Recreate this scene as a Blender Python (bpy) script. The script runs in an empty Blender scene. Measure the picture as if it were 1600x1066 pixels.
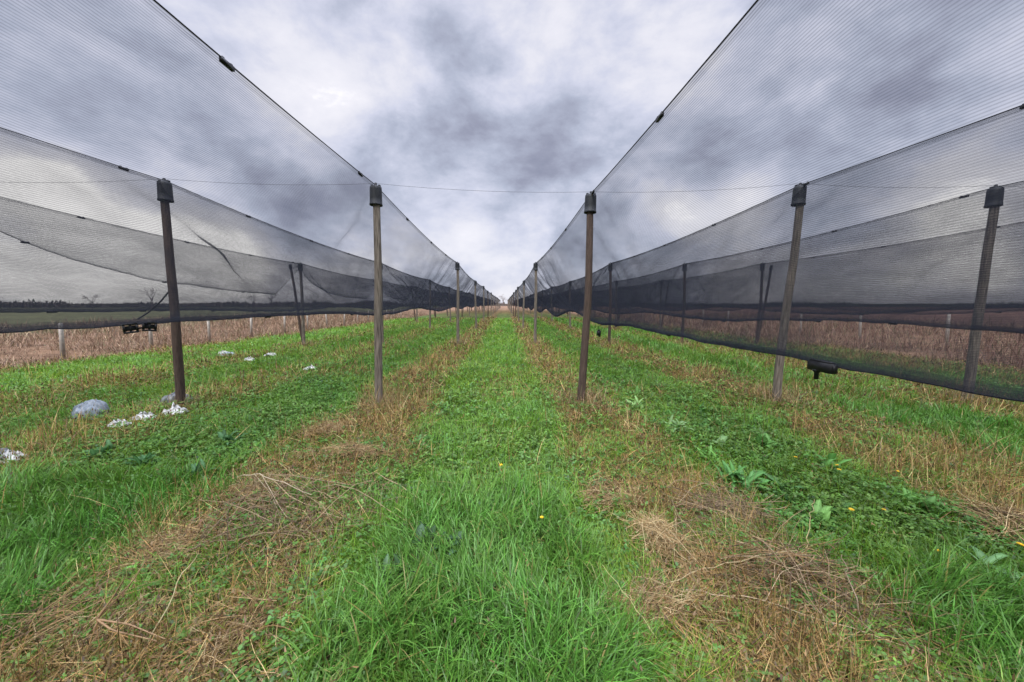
import bpy, math, random
import numpy as np
R = math.radians
rng = np.random.default_rng(7)
random.seed(7)
sc = bpy.context.scene
COL = sc.collection

# ------------------------------------------------------------------ helpers
def link(o, parent=None):
    COL.objects.link(o)
    if parent is not None:
        o.parent = parent
    return o

def tag(o, label=None, cat=None, group=None, kind=None):
    if label: o['label'] = label
    if cat: o['category'] = cat
    if group: o['group'] = group
    if kind: o['kind'] = kind
    return o

def empty(name, loc=(0, 0, 0), rot=(0, 0, 0)):
    o = bpy.data.objects.new(name, None)
    o.empty_display_size = .1
    o.location = loc
    o.rotation_euler = rot
    return link(o)

def mesh_np(name, V, F, mat, parent=None, col=None, vec=None, smooth=False):
    """V (n,3); F (m,3) or (m,4) or a list of such arrays; one mesh object."""
    Fs = [np.asarray(f, dtype=np.int32) for f in (F if isinstance(F, list) else [F])]
    V = np.asarray(V, dtype=np.float32)
    me = bpy.data.meshes.new(name)
    me.vertices.add(len(V))
    me.vertices.foreach_set('co', V.ravel())
    idx = np.concatenate([f.ravel() for f in Fs])
    starts, base = [], 0
    for f in Fs:
        k = f.shape[1]
        starts.append(base + np.arange(len(f), dtype=np.int32) * k)
        base += f.size
    starts = np.concatenate(starts)
    me.loops.add(len(idx))
    me.loops.foreach_set('vertex_index', idx)
    me.polygons.add(len(starts))
    me.polygons.foreach_set('loop_start', starts.astype(np.int32))
    if smooth:
        me.polygons.foreach_set('use_smooth', np.ones(len(starts), dtype=bool))
    me.update(calc_edges=True)
    if col is not None:
        a = me.color_attributes.new('col', 'FLOAT_COLOR', 'POINT')
        c = np.ones((len(V), 4), dtype=np.float32)
        c[:, :3] = col
        a.data.foreach_set('color', c.ravel())
    if vec is not None:
        a = me.attributes.new('cloth', 'FLOAT_VECTOR', 'POINT')
        a.data.foreach_set('vector', np.asarray(vec, dtype=np.float32).ravel())
    me.materials.append(mat)
    return link(bpy.data.objects.new(name, me), parent)

def sstep(a, b, x):
    t = np.clip((np.asarray(x, dtype=float) - a) / (b - a), 0, 1)
    return t * t * (3 - 2 * t)

def _h(i, j, s):
    n = (i * 374761393 + j * 668265263 + s * 974634721) & 0xffffffff
    n = ((n ^ (n >> 13)) * 1274126177) & 0xffffffff
    return ((n ^ (n >> 16)) & 0xffff) / 65535.0

def vnoise(x, y, s=0):
    x = np.asarray(x, dtype=float); y = np.asarray(y, dtype=float)
    x, y = np.broadcast_arrays(x, y)
    i = np.floor(x).astype(np.int64); j = np.floor(y).astype(np.int64)
    u = x - i; v = y - j
    u = u * u * (3 - 2 * u); v = v * v * (3 - 2 * v)
    a = _h(i, j, s); b = _h(i + 1, j, s); c = _h(i, j + 1, s); d = _h(i + 1, j + 1, s)
    return (a * (1 - u) + b * u) * (1 - v) + (c * (1 - u) + d * u) * v

def fbm(x, y, s=0, o=4):
    r = 0; a = .5; t = 0
    for k in range(o):
        r = r + a * vnoise(np.asarray(x) * 2 ** k + 17.3 * k, np.asarray(y) * 2 ** k - 9.1 * k, s + k); t += a; a *= .5
    return r / t

def tubes(P, rad, sides=4):
    """P (n,k,3) polylines, rad (n,k): open tapering tubes -> V, F"""
    P = np.asarray(P, dtype=float); n, k, _ = P.shape
    rad = np.broadcast_to(np.asarray(rad, dtype=float), (n, k))
    T = np.gradient(P, axis=1)
    T /= np.linalg.norm(T, axis=2, keepdims=True) + 1e-9
    T0 = T.mean(axis=1)
    ref = np.where(np.abs(T0[:, 2:3]) > .8, np.array([[1., 0, 0]]), np.array([[0, 0, 1.]]))[:, None, :]
    A = np.cross(T, ref); A /= np.linalg.norm(A, axis=2, keepdims=True) + 1e-9
    B = np.cross(T, A)
    ang = np.arange(sides) / sides * 2 * math.pi
    V = P[:, :, None, :] + rad[:, :, None, None] * (np.cos(ang)[None, None, :, None] * A[:, :, None, :] + np.sin(ang)[None, None, :, None] * B[:, :, None, :])
    b = (np.arange(n) * k * sides)[:, None, None] + (np.arange(k - 1) * sides)[None, :, None]
    s0 = np.arange(sides)[None, None, :]; s1 = (s0 + 1) % sides
    F = np.stack([b + s0, b + s1, b + sides + s1, b + sides + s0], axis=-1).reshape(-1, 4)
    return V.reshape(-1, 3), F

def blades(P, L, W, az, th0, th1, seg, color, tipcol=None, twist=None):
    """curved tapering leaf blades; th0/th1 = lean from vertical at foot / added at tip"""
    n = len(P)
    L = np.broadcast_to(L, (n,)); W = np.broadcast_to(W, (n,))
    dx, dy = np.cos(az), np.sin(az)
    tw = az + math.pi / 2 + (twist if twist is not None else rng.normal(0, .5, n))
    wx, wy = np.cos(tw), np.sin(tw)
    pos = np.array(P, dtype=float); V = np.zeros((n, 2 * seg + 1, 3)); C = np.zeros((n, 2 * seg + 1, 3))
    tipcol = color if tipcol is None else tipcol
    for k in range(seg + 1):
        t = k / seg
        if k < seg:
            w = W * (.75 + .5 * t - 1.05 * t * t) * .5
            V[:, 2 * k] = pos; V[:, 2 * k + 1] = pos
            V[:, 2 * k, 0] -= wx * w; V[:, 2 * k, 1] -= wy * w
            V[:, 2 * k + 1, 0] += wx * w; V[:, 2 * k + 1, 1] += wy * w
            C[:, 2 * k] = C[:, 2 * k + 1] = color * (1 - t) + tipcol * t
            th = th0 + th1 * (k + .5) / seg
            st = L / seg
            pos = pos + np.stack([dx * np.sin(th) * st, dy * np.sin(th) * st, np.cos(th) * st], axis=1)
        else:
            V[:, 2 * seg] = pos; C[:, 2 * seg] = tipcol
    m = 2 * seg + 1
    base = (np.arange(n) * m)[:, None]
    T = []
    for k in range(seg - 1):
        a = 2 * k
        T += [base + np.array([[a, a + 1, a + 3]]), base + np.array([[a, a + 3, a + 2]])]
    a = 2 * (seg - 1)
    T.append(base + np.array([[a, a + 1, a + 2]]))
    return V.reshape(-1, 3), np.concatenate(T), C.reshape(-1, 3)

def lathe(prof, sides=12, wob=None):
    """profile [(r, z)], r == 0 closes an end"""
    V, F3, F4, rings = [], [], [], []
    for r, z in prof:
        if r == 0:
            rings.append([len(V)]); V.append((0, 0, z))
        else:
            rings.append(list(range(len(V), len(V) + sides)))
            for k in range(sides):
                a = k / sides * 2 * math.pi
                V.append((r * math.cos(a), r * math.sin(a), z))
    for A, B in zip(rings, rings[1:]):
        for k in range(sides):
            k1 = (k + 1) % sides
            if len(A) == 1 and len(B) > 1: F3.append((A[0], B[k], B[k1]))
            elif len(B) == 1 and len(A) > 1: F3.append((A[k], B[0], A[k1]))
            elif len(A) > 1: F4.append((A[k], B[k], B[k1], A[k1]))
    V = np.array(V, dtype=float)
    if wob: V = wob(V)
    out = []
    if F4: out.append(np.array(F4))
    if F3: out.append(np.array(F3))
    return V, out

def boxes(lst):
    """[(cx,cy,cz,sx,sy,sz)] -> V,F"""
    V, F = [], []
    for (x, y, z, a, b, c) in lst:
        n = len(V)
        for i in (-1, 1):
            for j in (-1, 1):
                for k in (-1, 1):
                    V.append((x + i * a / 2, y + j * b / 2, z + k * c / 2))
        F += [[n + q for q in f] for f in ((0, 1, 3, 2), (4, 6, 7, 5), (0, 4, 5, 1), (2, 3, 7, 6), (0, 2, 6, 4), (1, 5, 7, 3))]
    return np.array(V), np.array(F)

# ------------------------------------------------------------------ materials
def mat_new(name):
    m = bpy.data.materials.new(name); m.use_nodes = True
    nt = m.node_tree; nt.nodes.clear()
    out = nt.nodes.new('ShaderNodeOutputMaterial')
    return m, nt, out

def N(nt, t, **kw):
    n = nt.nodes.new(t)
    for k, v in kw.items():
        if hasattr(n, k): setattr(n, k, v)
    return n

def mathn(nt, op, a, b=None, c=None, clamp=False):
    n = nt.nodes.new('ShaderNodeMath'); n.operation = op; n.use_clamp = clamp
    for i, v in enumerate((a, b, c)):
        if v is None: continue
        if isinstance(v, (int, float)): n.inputs[i].default_value = v
        else: nt.links.new(v, n.inputs[i])
    return n.outputs[0]

def mixc(nt, fac, a, b, blend='MIX'):
    n = nt.nodes.new('ShaderNodeMix'); n.data_type = 'RGBA'; n.blend_type = blend
    for s, v in ((n.inputs[0], fac), (n.inputs[6], a), (n.inputs[7], b)):
        if isinstance(v, (int, float)): s.default_value = v
        elif isinstance(v, tuple): s.default_value = (*v, 1) if len(v) == 3 else v
        else: nt.links.new(v, s)
    return n.outputs[2]

def plain(name, color, rough=.7, var=.35, scale=20, bump=.0, stretch=(1, 1, 1), second=None, spec=.3):
    m, nt, out = mat_new(name)
    tc = N(nt, 'ShaderNodeTexCoord'); mp = N(nt, 'ShaderNodeMapping'); mp.inputs['Scale'].default_value = stretch
    nt.links.new(tc.outputs['Object'], mp.inputs['Vector'])
    nz = N(nt, 'ShaderNodeTexNoise'); nz.inputs['Scale'].default_value = scale; nz.inputs['Detail'].default_value = 6
    nt.links.new(mp.outputs[0], nz.inputs['Vector'])
    f = mathn(nt, 'MULTIPLY_ADD', nz.outputs['Fac'], 2.4, -.7, True)
    d = tuple(c * (1 - var) for c in color); b = second or tuple(min(1, c * (1 + var)) for c in color)
    c = mixc(nt, f, d, b)
    p = N(nt, 'ShaderNodeBsdfPrincipled'); nt.links.new(c, p.inputs['Base Color'])
    p.inputs['Roughness'].default_value = rough; p.inputs['Specular IOR Level'].default_value = spec
    if bump:
        bn = N(nt, 'ShaderNodeBump'); bn.inputs['Strength'].default_value = bump; bn.inputs['Distance'].default_value = .01
        nt.links.new(nz.outputs['Fac'], bn.inputs['Height']); nt.links.new(bn.outputs[0], p.inputs['Normal'])
    nt.links.new(p.outputs[0], out.inputs['Surface'])
    return m

def leafmat(name, trans=.35, gloss=.03, rough=.45):
    m, nt, out = mat_new(name)
    at = N(nt, 'ShaderNodeAttribute'); at.attribute_name = 'col'
    d = N(nt, 'ShaderNodeBsdfDiffuse'); t = N(nt, 'ShaderNodeBsdfTranslucent')
    g = N(nt, 'ShaderNodeBsdfGlossy'); g.inputs['Roughness'].default_value = rough
    nt.links.new(at.outputs['Color'], d.inputs['Color'])
    nt.links.new(at.outputs['Color'], t.inputs['Color'])
    m1 = N(nt, 'ShaderNodeMixShader'); m1.inputs[0].default_value = trans
    nt.links.new(d.outputs[0], m1.inputs[1]); nt.links.new(t.outputs[0], m1.inputs[2])
    m2 = N(nt, 'ShaderNodeMixShader'); m2.inputs[0].default_value = gloss
    nt.links.new(m1.outputs[0], m2.inputs[1]); nt.links.new(g.outputs[0], m2.inputs[2])
    nt.links.new(m2.outputs[0], out.inputs['Surface'])
    return m

def netmat(name, cover=.27, tint=(.022, .024, .031)):
    """woven shade net: lines of dark thread running along the row, open in between"""
    m, nt, out = mat_new(name)
    at = N(nt, 'ShaderNodeAttribute'); at.attribute_name = 'cloth'
    sep = N(nt, 'ShaderNodeSeparateXYZ'); nt.links.new(at.outputs['Vector'], sep.inputs[0])
    u, v = sep.outputs[0], sep.outputs[1]
    # slightly wandering thread lines
    mp = N(nt, 'ShaderNodeMapping'); mp.inputs['Scale'].default_value = (1.3, 6, 1)
    nt.links.new(at.outputs['Vector'], mp.inputs['Vector'])
    nz = N(nt, 'ShaderNodeTexNoise'); nz.inputs['Scale'].default_value = 1.0; nz.inputs['Detail'].default_value = 3
    nt.links.new(mp.outputs[0], nz.inputs['Vector'])
    vv = mathn(nt, 'MULTIPLY_ADD', nz.outputs['Fac'], .022, v)
    fr = mathn(nt, 'FRACT', mathn(nt, 'DIVIDE', vv, .0128))
    tri = mathn(nt, 'ABSOLUTE', mathn(nt, 'SUBTRACT', fr, .5))            # 0..0.5
    ln = mathn(nt, 'SMOOTHSTEP' if False else 'MULTIPLY', tri, 2.0)
    ln = mathn(nt, 'POWER', ln, 2.2)                                       # mean about .31
    # broad uneven stretch of the weave
    mp2 = N(nt, 'ShaderNodeMapping'); mp2.inputs['Scale'].default_value = (.55, 2.4, 1)
    nt.links.new(at.outputs['Vector'], mp2.inputs['Vector'])
    n2 = N(nt, 'ShaderNodeTexNoise'); n2.inputs['Scale'].default_value = 1.0; n2.inputs['Detail'].default_value = 5
    nt.links.new(mp2.outputs[0], n2.inputs['Vector'])
    br = mathn(nt, 'MULTIPLY_ADD', n2.outputs['Fac'], 1.5, .25)
    cov = mathn(nt, 'MULTIPLY', mathn(nt, 'MULTIPLY_ADD', ln, cover * 1.6, cover * .49), br)
    gath = mathn(nt, 'POWER', sep.outputs[2], 12.0)          # the weave is gathered towards the low cord
    cov = mathn(nt, 'MULTIPLY', cov, mathn(nt, 'MULTIPLY_ADD', gath, 1.3, 1.0))
    cov = mathn(nt, 'MINIMUM', cov, .93)
    # round threads hide more when looked at along the cloth
    geo = N(nt, 'ShaderNodeNewGeometry')
    dt = N(nt, 'ShaderNodeVectorMath'); dt.operation = 'DOT_PRODUCT'
    nt.links.new(geo.outputs['Normal'], dt.inputs[0]); nt.links.new(geo.outputs['Incoming'], dt.inputs[1])
    cs = mathn(nt, 'MAXIMUM', mathn(nt, 'ABSOLUTE', dt.outputs['Value']), .08)
    ex = mathn(nt, 'POWER', cs, -.95)
    T = mathn(nt, 'POWER', mathn(nt, 'SUBTRACT', 1.0, cov), ex)
    d = N(nt, 'ShaderNodeBsdfDiffuse'); d.inputs['Color'].default_value = (*tint, 1)
    tl = N(nt, 'ShaderNodeBsdfTranslucent'); tl.inputs['Color'].default_value = (*[c * 1.2 for c in tint], 1)
    mm = N(nt, 'ShaderNodeMixShader'); mm.inputs[0].default_value = .5
    nt.links.new(d.outputs[0], mm.inputs[1]); nt.links.new(tl.outputs[0], mm.inputs[2])
    tr = N(nt, 'ShaderNodeBsdfTransparent')
    mx = N(nt, 'ShaderNodeMixShader')
    nt.links.new(T, mx.inputs[0]); nt.links.new(mm.outputs[0], mx.inputs[1]); nt.links.new(tr.outputs[0], mx.inputs[2])
    nt.links.new(mx.outputs[0], out.inputs['Surface'])
    return m

M_NET = netmat('net_weave', .166)
M_HEM = netmat('net_hem_weave', .11)
M_WOOD = plain('weathered_wood', (.135, .108, .084), .85, .66, 9, .9, (7, 7, .45), second=(.25, .21, .17))
M_WOOD_DARK = plain('dark_wood', (.07, .048, .038), .85, .4, 9, .5, (6, 6, .7))
M_CAP = plain('black_rubber', (.018, .020, .023), .6, .3, 14, .15)
M_CLIP = plain('black_plastic', (.014, .014, .015), .45, .3, 30)
M_WIRE = plain('wire', (.05, .05, .055), .5, .3, 8)
M_CORD = plain('black_cord', (.02, .02, .022), .7, .3, 30)
M_CONC = plain('pale_concrete', (.44, .40, .35), .9, .22, 14, .3)
M_BAGW = plain('white_plastic', (.50, .50, .47), .4, .25, 7, .2, spec=.5)
M_BAGG = plain('grey_blue_plastic', (.17, .20, .225), .35, .2, 9, .2, spec=.5)
M_BAGD = plain('black_plastic_film', (.05, .055, .06), .35, .4, 7, .2, second=(.2, .22, .22), spec=.5)
M_LEAF = leafmat('grass_blade', .35, .03)
M_DRY = leafmat('dry_stem', .15, .02)
M_BROAD = leafmat('broad_leaf', .35, .02, .5)
M_PETAL = plain('yellow_petal', (.78, .48, .015), .6, .12, 60)
M_WALL = plain('white_render', (.7, .68, .64), .9, .1, 2)
M_ROOF = plain('red_roof_tile', (.25, .10, .07), .9, .2, 2)

# ------------------------------------------------------------------ the lie of the land
POST_Y = [5.9 + 9.9 * k for k in range(17)]
ROWX = dict(L3=-8.45, L2=-5.2, L1=-2.03, R1=1.26, R2=4.5, R3=7.72, R4=10.95)

def gz(x, y):
    x = np.asarray(x, dtype=float); y = np.asarray(y, dtype=float)
    z = -.16 * sstep(4, 24, y)
    near = 1 - sstep(40, 90, y)
    z = z + near * (.09 * (fbm(x * .9 + 3, y * .7, 5, 3) - .5) + .035 * (fbm(x * 4, y * 4, 9, 2) - .5))
    for c in ROWX.values():
        z = z + near * .05 * np.exp(-((x - c) / .55) ** 2)
    return z

def stripw(x, y):
    """0 = green lane, 1 = dry strip or dry field"""
    j = .55 * (fbm(x * .8, y * .8, 21, 3) - .5) + .35 * (fbm(x * 3, y * 3, 22, 2) - .5)
    w = np.zeros_like(x, dtype=float)
    for c, hw, s in ((-1.88, .68, 1), (1.28, .55, 1), (4.45, .7, .95), (7.8, .6, .8), (10.9, .7, .8), (-5.2, .7, .5), (-8.45, .7, .5)):
        w = np.maximum(w, s * sstep(hw + .22, hw - .22, np.abs(x - c + j)))
    e = x + 2.2 * j
    w = np.maximum(w, sstep(11.6, 12.6, e)); w = np.maximum(w, sstep(-12.0, -13.2, e))
    # dry patches inside the lanes
    p = sstep(.60, .72, fbm(x * .55 + 7, y * .45, 31, 3)) * .38 * sstep(3.5, 6, np.hypot(x, y))
    w = np.maximum(w, p)
    w = np.maximum(w, .75 * sstep(1.1, .5, np.hypot((x + 8.1) / 1.2, (y - 7.9) / 1.0)))
    # green tufts breaking up the strips
    gt = sstep(.52, .66, fbm(x * 1.7 + 3, y * 1.7 + 8, 37, 4)); w = w * (1 - .62 * gt * (np.abs(x) < 11))
    w = np.maximum(w, .9 * sstep(45, 85, y))
    return np.clip(w, 0, 1)

def lushw(x, y):
    a = sstep(.2, -.2, np.abs(x + .15 + .25 * (fbm(x * 2, y * 2, 44, 2) - .5)) - .72) * sstep(3.9, 2.3, y)
    b = sstep(-2.05, -2.6, x) * sstep(-5.2, -4.4, x) * sstep(3.9, 3.0, y)
    c = sstep(1.85, 2.2, x) * sstep(2.3, 1.8, y)
    d = .55 * sstep(5.1, 5.5, x) * sstep(7.2, 6.7, x)
    e = .45 * sstep(.75, .3, np.hypot((x - .35) / 1.0, (y - 5.6) / 1.2))
    return sstep(.18, .95, np.maximum.reduce([a, b, c, d, e]) + 1.7 * (fbm(x * 2.3, y * 2.3, 47, 4) - .5) - .08)

def cloverw(x, y):
    a = sstep(-2.5, -2.9, x) * sstep(-5.2, -4.8, x) * sstep(3.2, 4.0, y) * .6
    b = sstep(.35, -.2, np.abs(x) - .7) * sstep(2.7, 3.2, y) * sstep(5.2, 4.2, y) * .42
    c = sstep(1.8, 2.1, x) * sstep(3.9, 3.6, x) * sstep(1.9, 2.4, y) * .45
    n = fbm(x * 1.1, y * 1.1, 61, 3)
    return np.clip(np.maximum.reduce([a, b, c, .26 + 0 * x]) * (.1 + 1.15 * n), 0, .8)

# ------------------------------------------------------------------ ground: one sheet out to the horizon
def axis(lo, hi, st, far_lo, far_hi):
    a = list(np.arange(lo, hi, st)); s = st; x = hi
    while x < far_hi: a.append(x); s *= 1.22; x += s
    a.append(far_hi); s = st; x = lo - st; b = []
    while x > far_lo: b.append(x); s *= 1.22; x -= s
    b.append(far_lo)
    return np.array(b[::-1] + a)
gx = axis(-14, 14, .13, -2500, 2500); gy = axis(.2, 34, .13, -250, 3000)
GX, GY = np.meshgrid(gx, gy)
nx, ny = len(gx), len(gy)
gcol = np.zeros((ny, nx, 3))
w = stripw(GX, GY)[..., None]
n1 = fbm(GX * 2.2, GY * 2.2, 71, 4)[..., None]; n2 = fbm(GX * .15, GY * .12, 75, 3)[..., None]
green = np.array([.055, .098, .026]) * (.6 + .8 * n1)
dryc = np.array([.095, .066, .032]) * (.5 + 1.0 * n1)
g = green * (1 - w) + dryc * w
side = np.maximum(sstep(11.6, 13, GX), sstep(-12.2, -13.5, GX))[..., None]
redf = np.array([.13, .085, .058]) * (.3 + 1.4 * n1)
g = g * (1 - side) + redf * side
lf = (sstep(-27, -31, GX + 4 * (n2[..., 0] - .5)))[..., None]                # pale crop field far left
g = g * (1 - lf) + np.array([.075, .082, .042]) * (.35 + 1.3 * n1) * lf
rf = (sstep(34, 44, GX))[..., None]
g = g * (1 - rf) + np.array([.10, .058, .045]) * (.4 + 1.1 * n1) * rf
fe = (sstep(80, 130, GY) * sstep(30, 14, np.abs(GX)))[..., None]             # dry land past the lane end
g = g * (1 - fe) + np.array([.22, .15, .11]) * (.7 + .6 * n1) * fe
m, nt, out = mat_new('field_soil')
at = N(nt, 'ShaderNodeAttribute'); at.attribute_name = 'col'
tc = N(nt, 'ShaderNodeTexCoord')
nz = N(nt, 'ShaderNodeTexNoise'); nz.inputs['Scale'].default_value = 26; nz.inputs['Detail'].default_value = 8; nz.inputs['Roughness'].default_value = .7
nt.links.new(tc.outputs['Object'], nz.inputs['Vector'])
c = mixc(nt, mathn(nt, 'MULTIPLY_ADD', nz.outputs['Fac'], 2.2, -.6, True), (.45, .42, .4), (1.45, 1.4, 1.3))
c = mixc(nt, 1.0, at.outputs['Color'], c, 'MULTIPLY')
nb = N(nt, 'ShaderNodeTexNoise'); nb.inputs['Scale'].default_value = .5; nb.inputs['Detail'].default_value = 6; nb.inputs['Roughness'].default_value = .65
nt.links.new(tc.outputs['Object'], nb.inputs['Vector'])
c = mixc(nt, 1.0, c, mixc(nt, mathn(nt, 'MULTIPLY_ADD', nb.outputs['Fac'], 2.6, -.8, True), (.55, .52, .5), (1.35, 1.3, 1.2)), 'MULTIPLY')
p = N(nt, 'ShaderNodeBsdfPrincipled'); p.inputs['Roughness'].default_value = .95; p.inputs['Specular IOR Level'].default_value = .1
nt.links.new(c, p.inputs['Base Color'])
bn = N(nt, 'ShaderNodeBump'); bn.inputs['Strength'].default_value = .6; bn.inputs['Distance'].default_value = .03
nt.links.new(nz.outputs['Fac'], bn.inputs['Height']); nt.links.new(bn.outputs[0], p.inputs['Normal'])
nt.links.new(p.outputs[0], out.inputs['Surface'])
ii = (np.arange(ny - 1)[:, None] * nx + np.arange(nx - 1)[None, :]).ravel()
GF = np.stack([ii, ii + 1, ii + nx + 1, ii + nx], axis=1)
ground = mesh_np('ground', np.stack([GX, GY, gz(GX, GY)], axis=-1).reshape(-1, 3), GF, m, col=g.reshape(-1, 3), smooth=True)
tag(ground, 'field soil with green lanes and dry brown strips', 'ground', kind='structure')

# ------------------------------------------------------------------ grass, clover and straw (uncountable)
NC = 620000
uu = rng.random(NC)
dd = (1.05 ** .42 + uu * (46 ** .42 - 1.05 ** .42)) ** (1 / .42)
xx = (rng.random(NC) * 2 - 1) * (1.62 * dd + .4)
keep = np.abs(xx) < 13.2
dd, xx = dd[keep], xx[keep]
yy = dd
sw = stripw(xx, yy); lw = lushw(xx, yy); cw = cloverw(xx, yy)
r = rng.random(len(xx))
isdry = r < sw * .66 + .018
lod = np.maximum(1, yy / 2.4)
rest = ~isdry
r2 = rng.random(len(xx))
isclo = rest & (r2 < cw * (1 - .85 * lw) * (1 - .65 * sstep(6, 13, yy)))
isgr = rest & ~isclo
zz = gz(xx, yy)
def jit(c, n, s=.18):
    c = np.array(c)
    return np.clip(c[None] * (1 + rng.normal(0, s, (n, 1))) * (1 + rng.normal(0, .07, (n, 3))), .004, .9)

# green grass
q = np.where(isgr)[0]; n = len(q)
hue = fbm(xx[q] * .9, yy[q] * .6, 81, 3)[:, None]
col = jit((.078, .225, .022), n, .36) * (1 - hue) + jit((.175, .285, .026), n, .36) * hue
bl = jit((.078, .225, .032), n, .42) * (1 - .5 * hue) + jit((.17, .28, .06), n, .36) * .5 * hue
col = col * (1 - lw[q, None]) + bl * lw[q, None]
yel = rng.random(n) < .03 + .22 * sw[q]
col[yel] = jit((.26, .24, .08), yel.sum())
Lh = (.115 + .075 * lw[q]) * (.5 + .85 * rng.random(n)) * (.4 + 1.25 * fbm(xx[q] * 3.5, yy[q] * 3.5, 83, 3)) * np.minimum(1 + .025 * yy[q], 1.6) + .02
Wd = (.0045 + .0042 * lw[q]) * (.7 + .6 * rng.random(n)) * lod[q] ** .85
near = yy[q] < 4.2
swirl = fbm(xx[q] * 1.3, yy[q] * 1.3, 85, 2) * 12
VF = []
for msk, seg in ((near, 4), (~near, 2)):
    k = np.where(msk)[0]
    az = np.where(rng.random(len(k)) < .55, swirl[k] + rng.normal(0, .7, len(k)), rng.random(len(k)) * 6.283)
    VF.append(blades(np.stack([xx[q][k], yy[q][k], zz[q][k] - .01], 1), Lh[k], Wd[k], az, np.abs(rng.normal(0, .38, len(k))), np.abs(rng.normal(.95, .6, len(k))), seg, col[k], col[k] * np.array([[1.12, 1.08, 1.0]])))
def join(VF):
    o = 0; Vs, Fs, Cs = [], [], []
    for V, F, C in VF:
        Vs.append(V); Fs.append(F + o); Cs.append(C); o += len(V)
    return np.concatenate(Vs), np.concatenate(Fs), np.concatenate(Cs)
V, F, C = join(VF)
o = mesh_np('green_grass', V, F, M_LEAF, col=C)
tag(o, 'green grass growing in the lanes between the post rows', 'grass', kind='stuff')

# clover and small round weeds: little leaves held flat, three at a time
q = np.where(isclo)[0]; n = len(q)
VF = []
hc = .025 + .07 * rng.random(n) * (.5 + fbm(xx[q] * 2, yy[q] * 2, 91, 2))
sz = (.007 + .010 * rng.random(n)) * lod[q] ** .62
hue = fbm(xx[q] * 1.4, yy[q] * 1.4, 93, 3)[:, None]
colc = jit((.062, .175, .032), n, .36) * (1 - hue) + jit((.14, .24, .042), n, .34) * hue
a0 = rng.random(n) * 6.283
for k in range(3):
    a = a0 + k * 2.094 + rng.normal(0, .25, n)
    tilt = rng.normal(.12, .28, n)
    cx, cy = np.cos(a), np.sin(a)
    Pc = np.stack([xx[q], yy[q], zz[q] + hc], 1)
    e = np.stack([cx * np.cos(tilt), cy * np.cos(tilt), np.sin(tilt)], 1); s = np.stack([-cy, cx, rng.normal(0, .2, n)], 1)
    z = sz[:, None]
    Vk = np.stack([Pc, Pc + e * z * .9 - s * z * .62, Pc + e * z * 1.75 - s * z * .35, Pc + e * z * 1.75 + s * z * .35, Pc + e * z * .9 + s * z * .62], 1)
    b = (np.arange(n) * 5)[:, None]
    Fk = np.concatenate([b + np.array([[0, 1, 2]]), b + np.array([[0, 2, 3]]), b + np.array([[0, 3, 4]])])
    VF.append((Vk.reshape(-1, 3), Fk, np.repeat(colc, 5, 0)))
V, F, C = join(VF)
o = mesh_np('clover', V, F, M_LEAF, col=C)
tag(o, 'low clover and small leafy weeds carpeting the lanes', 'ground cover', kind='stuff')

# dry growth on the strips: upright brown stems, leaning straw, lying straw
q = np.where(isdry)[0]; n = len(q)
typ = rng.random(n); clump = fbm(xx[q] * 1.1, yy[q] * 1.1, 101, 3)
pal = np.array([(.44, .32, .16), (.24, .158, .07), (.09, .058, .032), (.32, .19, .08), (.16, .14, .04)])
pw = np.stack([.28 + 1.6 * sstep(.52, .7, clump) * (1 - .6 * sstep(4, 7, yy[q])), 1.1 + 0 * clump, .9 * sstep(.6, .35, clump) + .4, .75 + 0 * clump, .45 + 0 * clump], 1)
pw = np.cumsum(pw / pw.sum(1, keepdims=True), 1)
pi = (rng.random((n, 1)) > pw).sum(1).clip(0, 4)
colD = np.clip(pal[pi] * np.array([[1.0, .98, .82]]) * (1 + rng.normal(0, .2, (n, 1))), .01, .8)
up = typ < .5
VF = []
k = np.where(up)[0]; nk = len(k)
L1 = (.06 + .26 * rng.random(nk) ** 1.5) * (.3 + 1.4 * sstep(.3, .7, clump[k]))
VF.append(blades(np.stack([xx[q][k], yy[q][k], zz[q][k] - .01], 1), L1, .0034 * (.7 + .7 * rng.random(nk)) * lod[q][k] ** .85, rng.random(nk) * 6.283, np.abs(rng.normal(.15, .35, nk)), rng.normal(.3, .5, nk), 3, colD[k]))
# seed heads / withered leaflets on part of the upright stems
kk = k[rng.random(nk) < .40]; nk = len(kk)
hz = .03 + .16 * rng.random(nk)
cc = jit((.15, .098, .042), nk, .35)
for rep in range(2):
    VF.append(blades(np.stack([xx[q][kk] + rng.normal(0, .02, nk), yy[q][kk] + rng.normal(0, .02, nk), zz[q][kk] + hz + rng.normal(0, .02, nk)], 1), (.018 + .016 * rng.random(nk)) * lod[q][kk] ** .6, .010 * lod[q][kk] ** .8, rng.random(nk) * 6.283, rng.random(nk) * 2.4, rng.normal(0, .5, nk), 2, cc))
k = np.where(~up)[0]; nk = len(k)
VF.append(blades(np.stack([xx[q][k], yy[q][k], zz[q][k] + .01 + .05 * rng.random(nk)], 1), .10 + .22 * rng.random(nk), .0036 * (.7 + .7 * rng.random(nk)) * lod[q][k] ** .85, rng.random(nk) * 6.283, 1.35 + rng.normal(0, .14, nk), rng.normal(.12, .25, nk), 3, np.clip(colD[k] * 1.25, 0, .6)))
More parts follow.
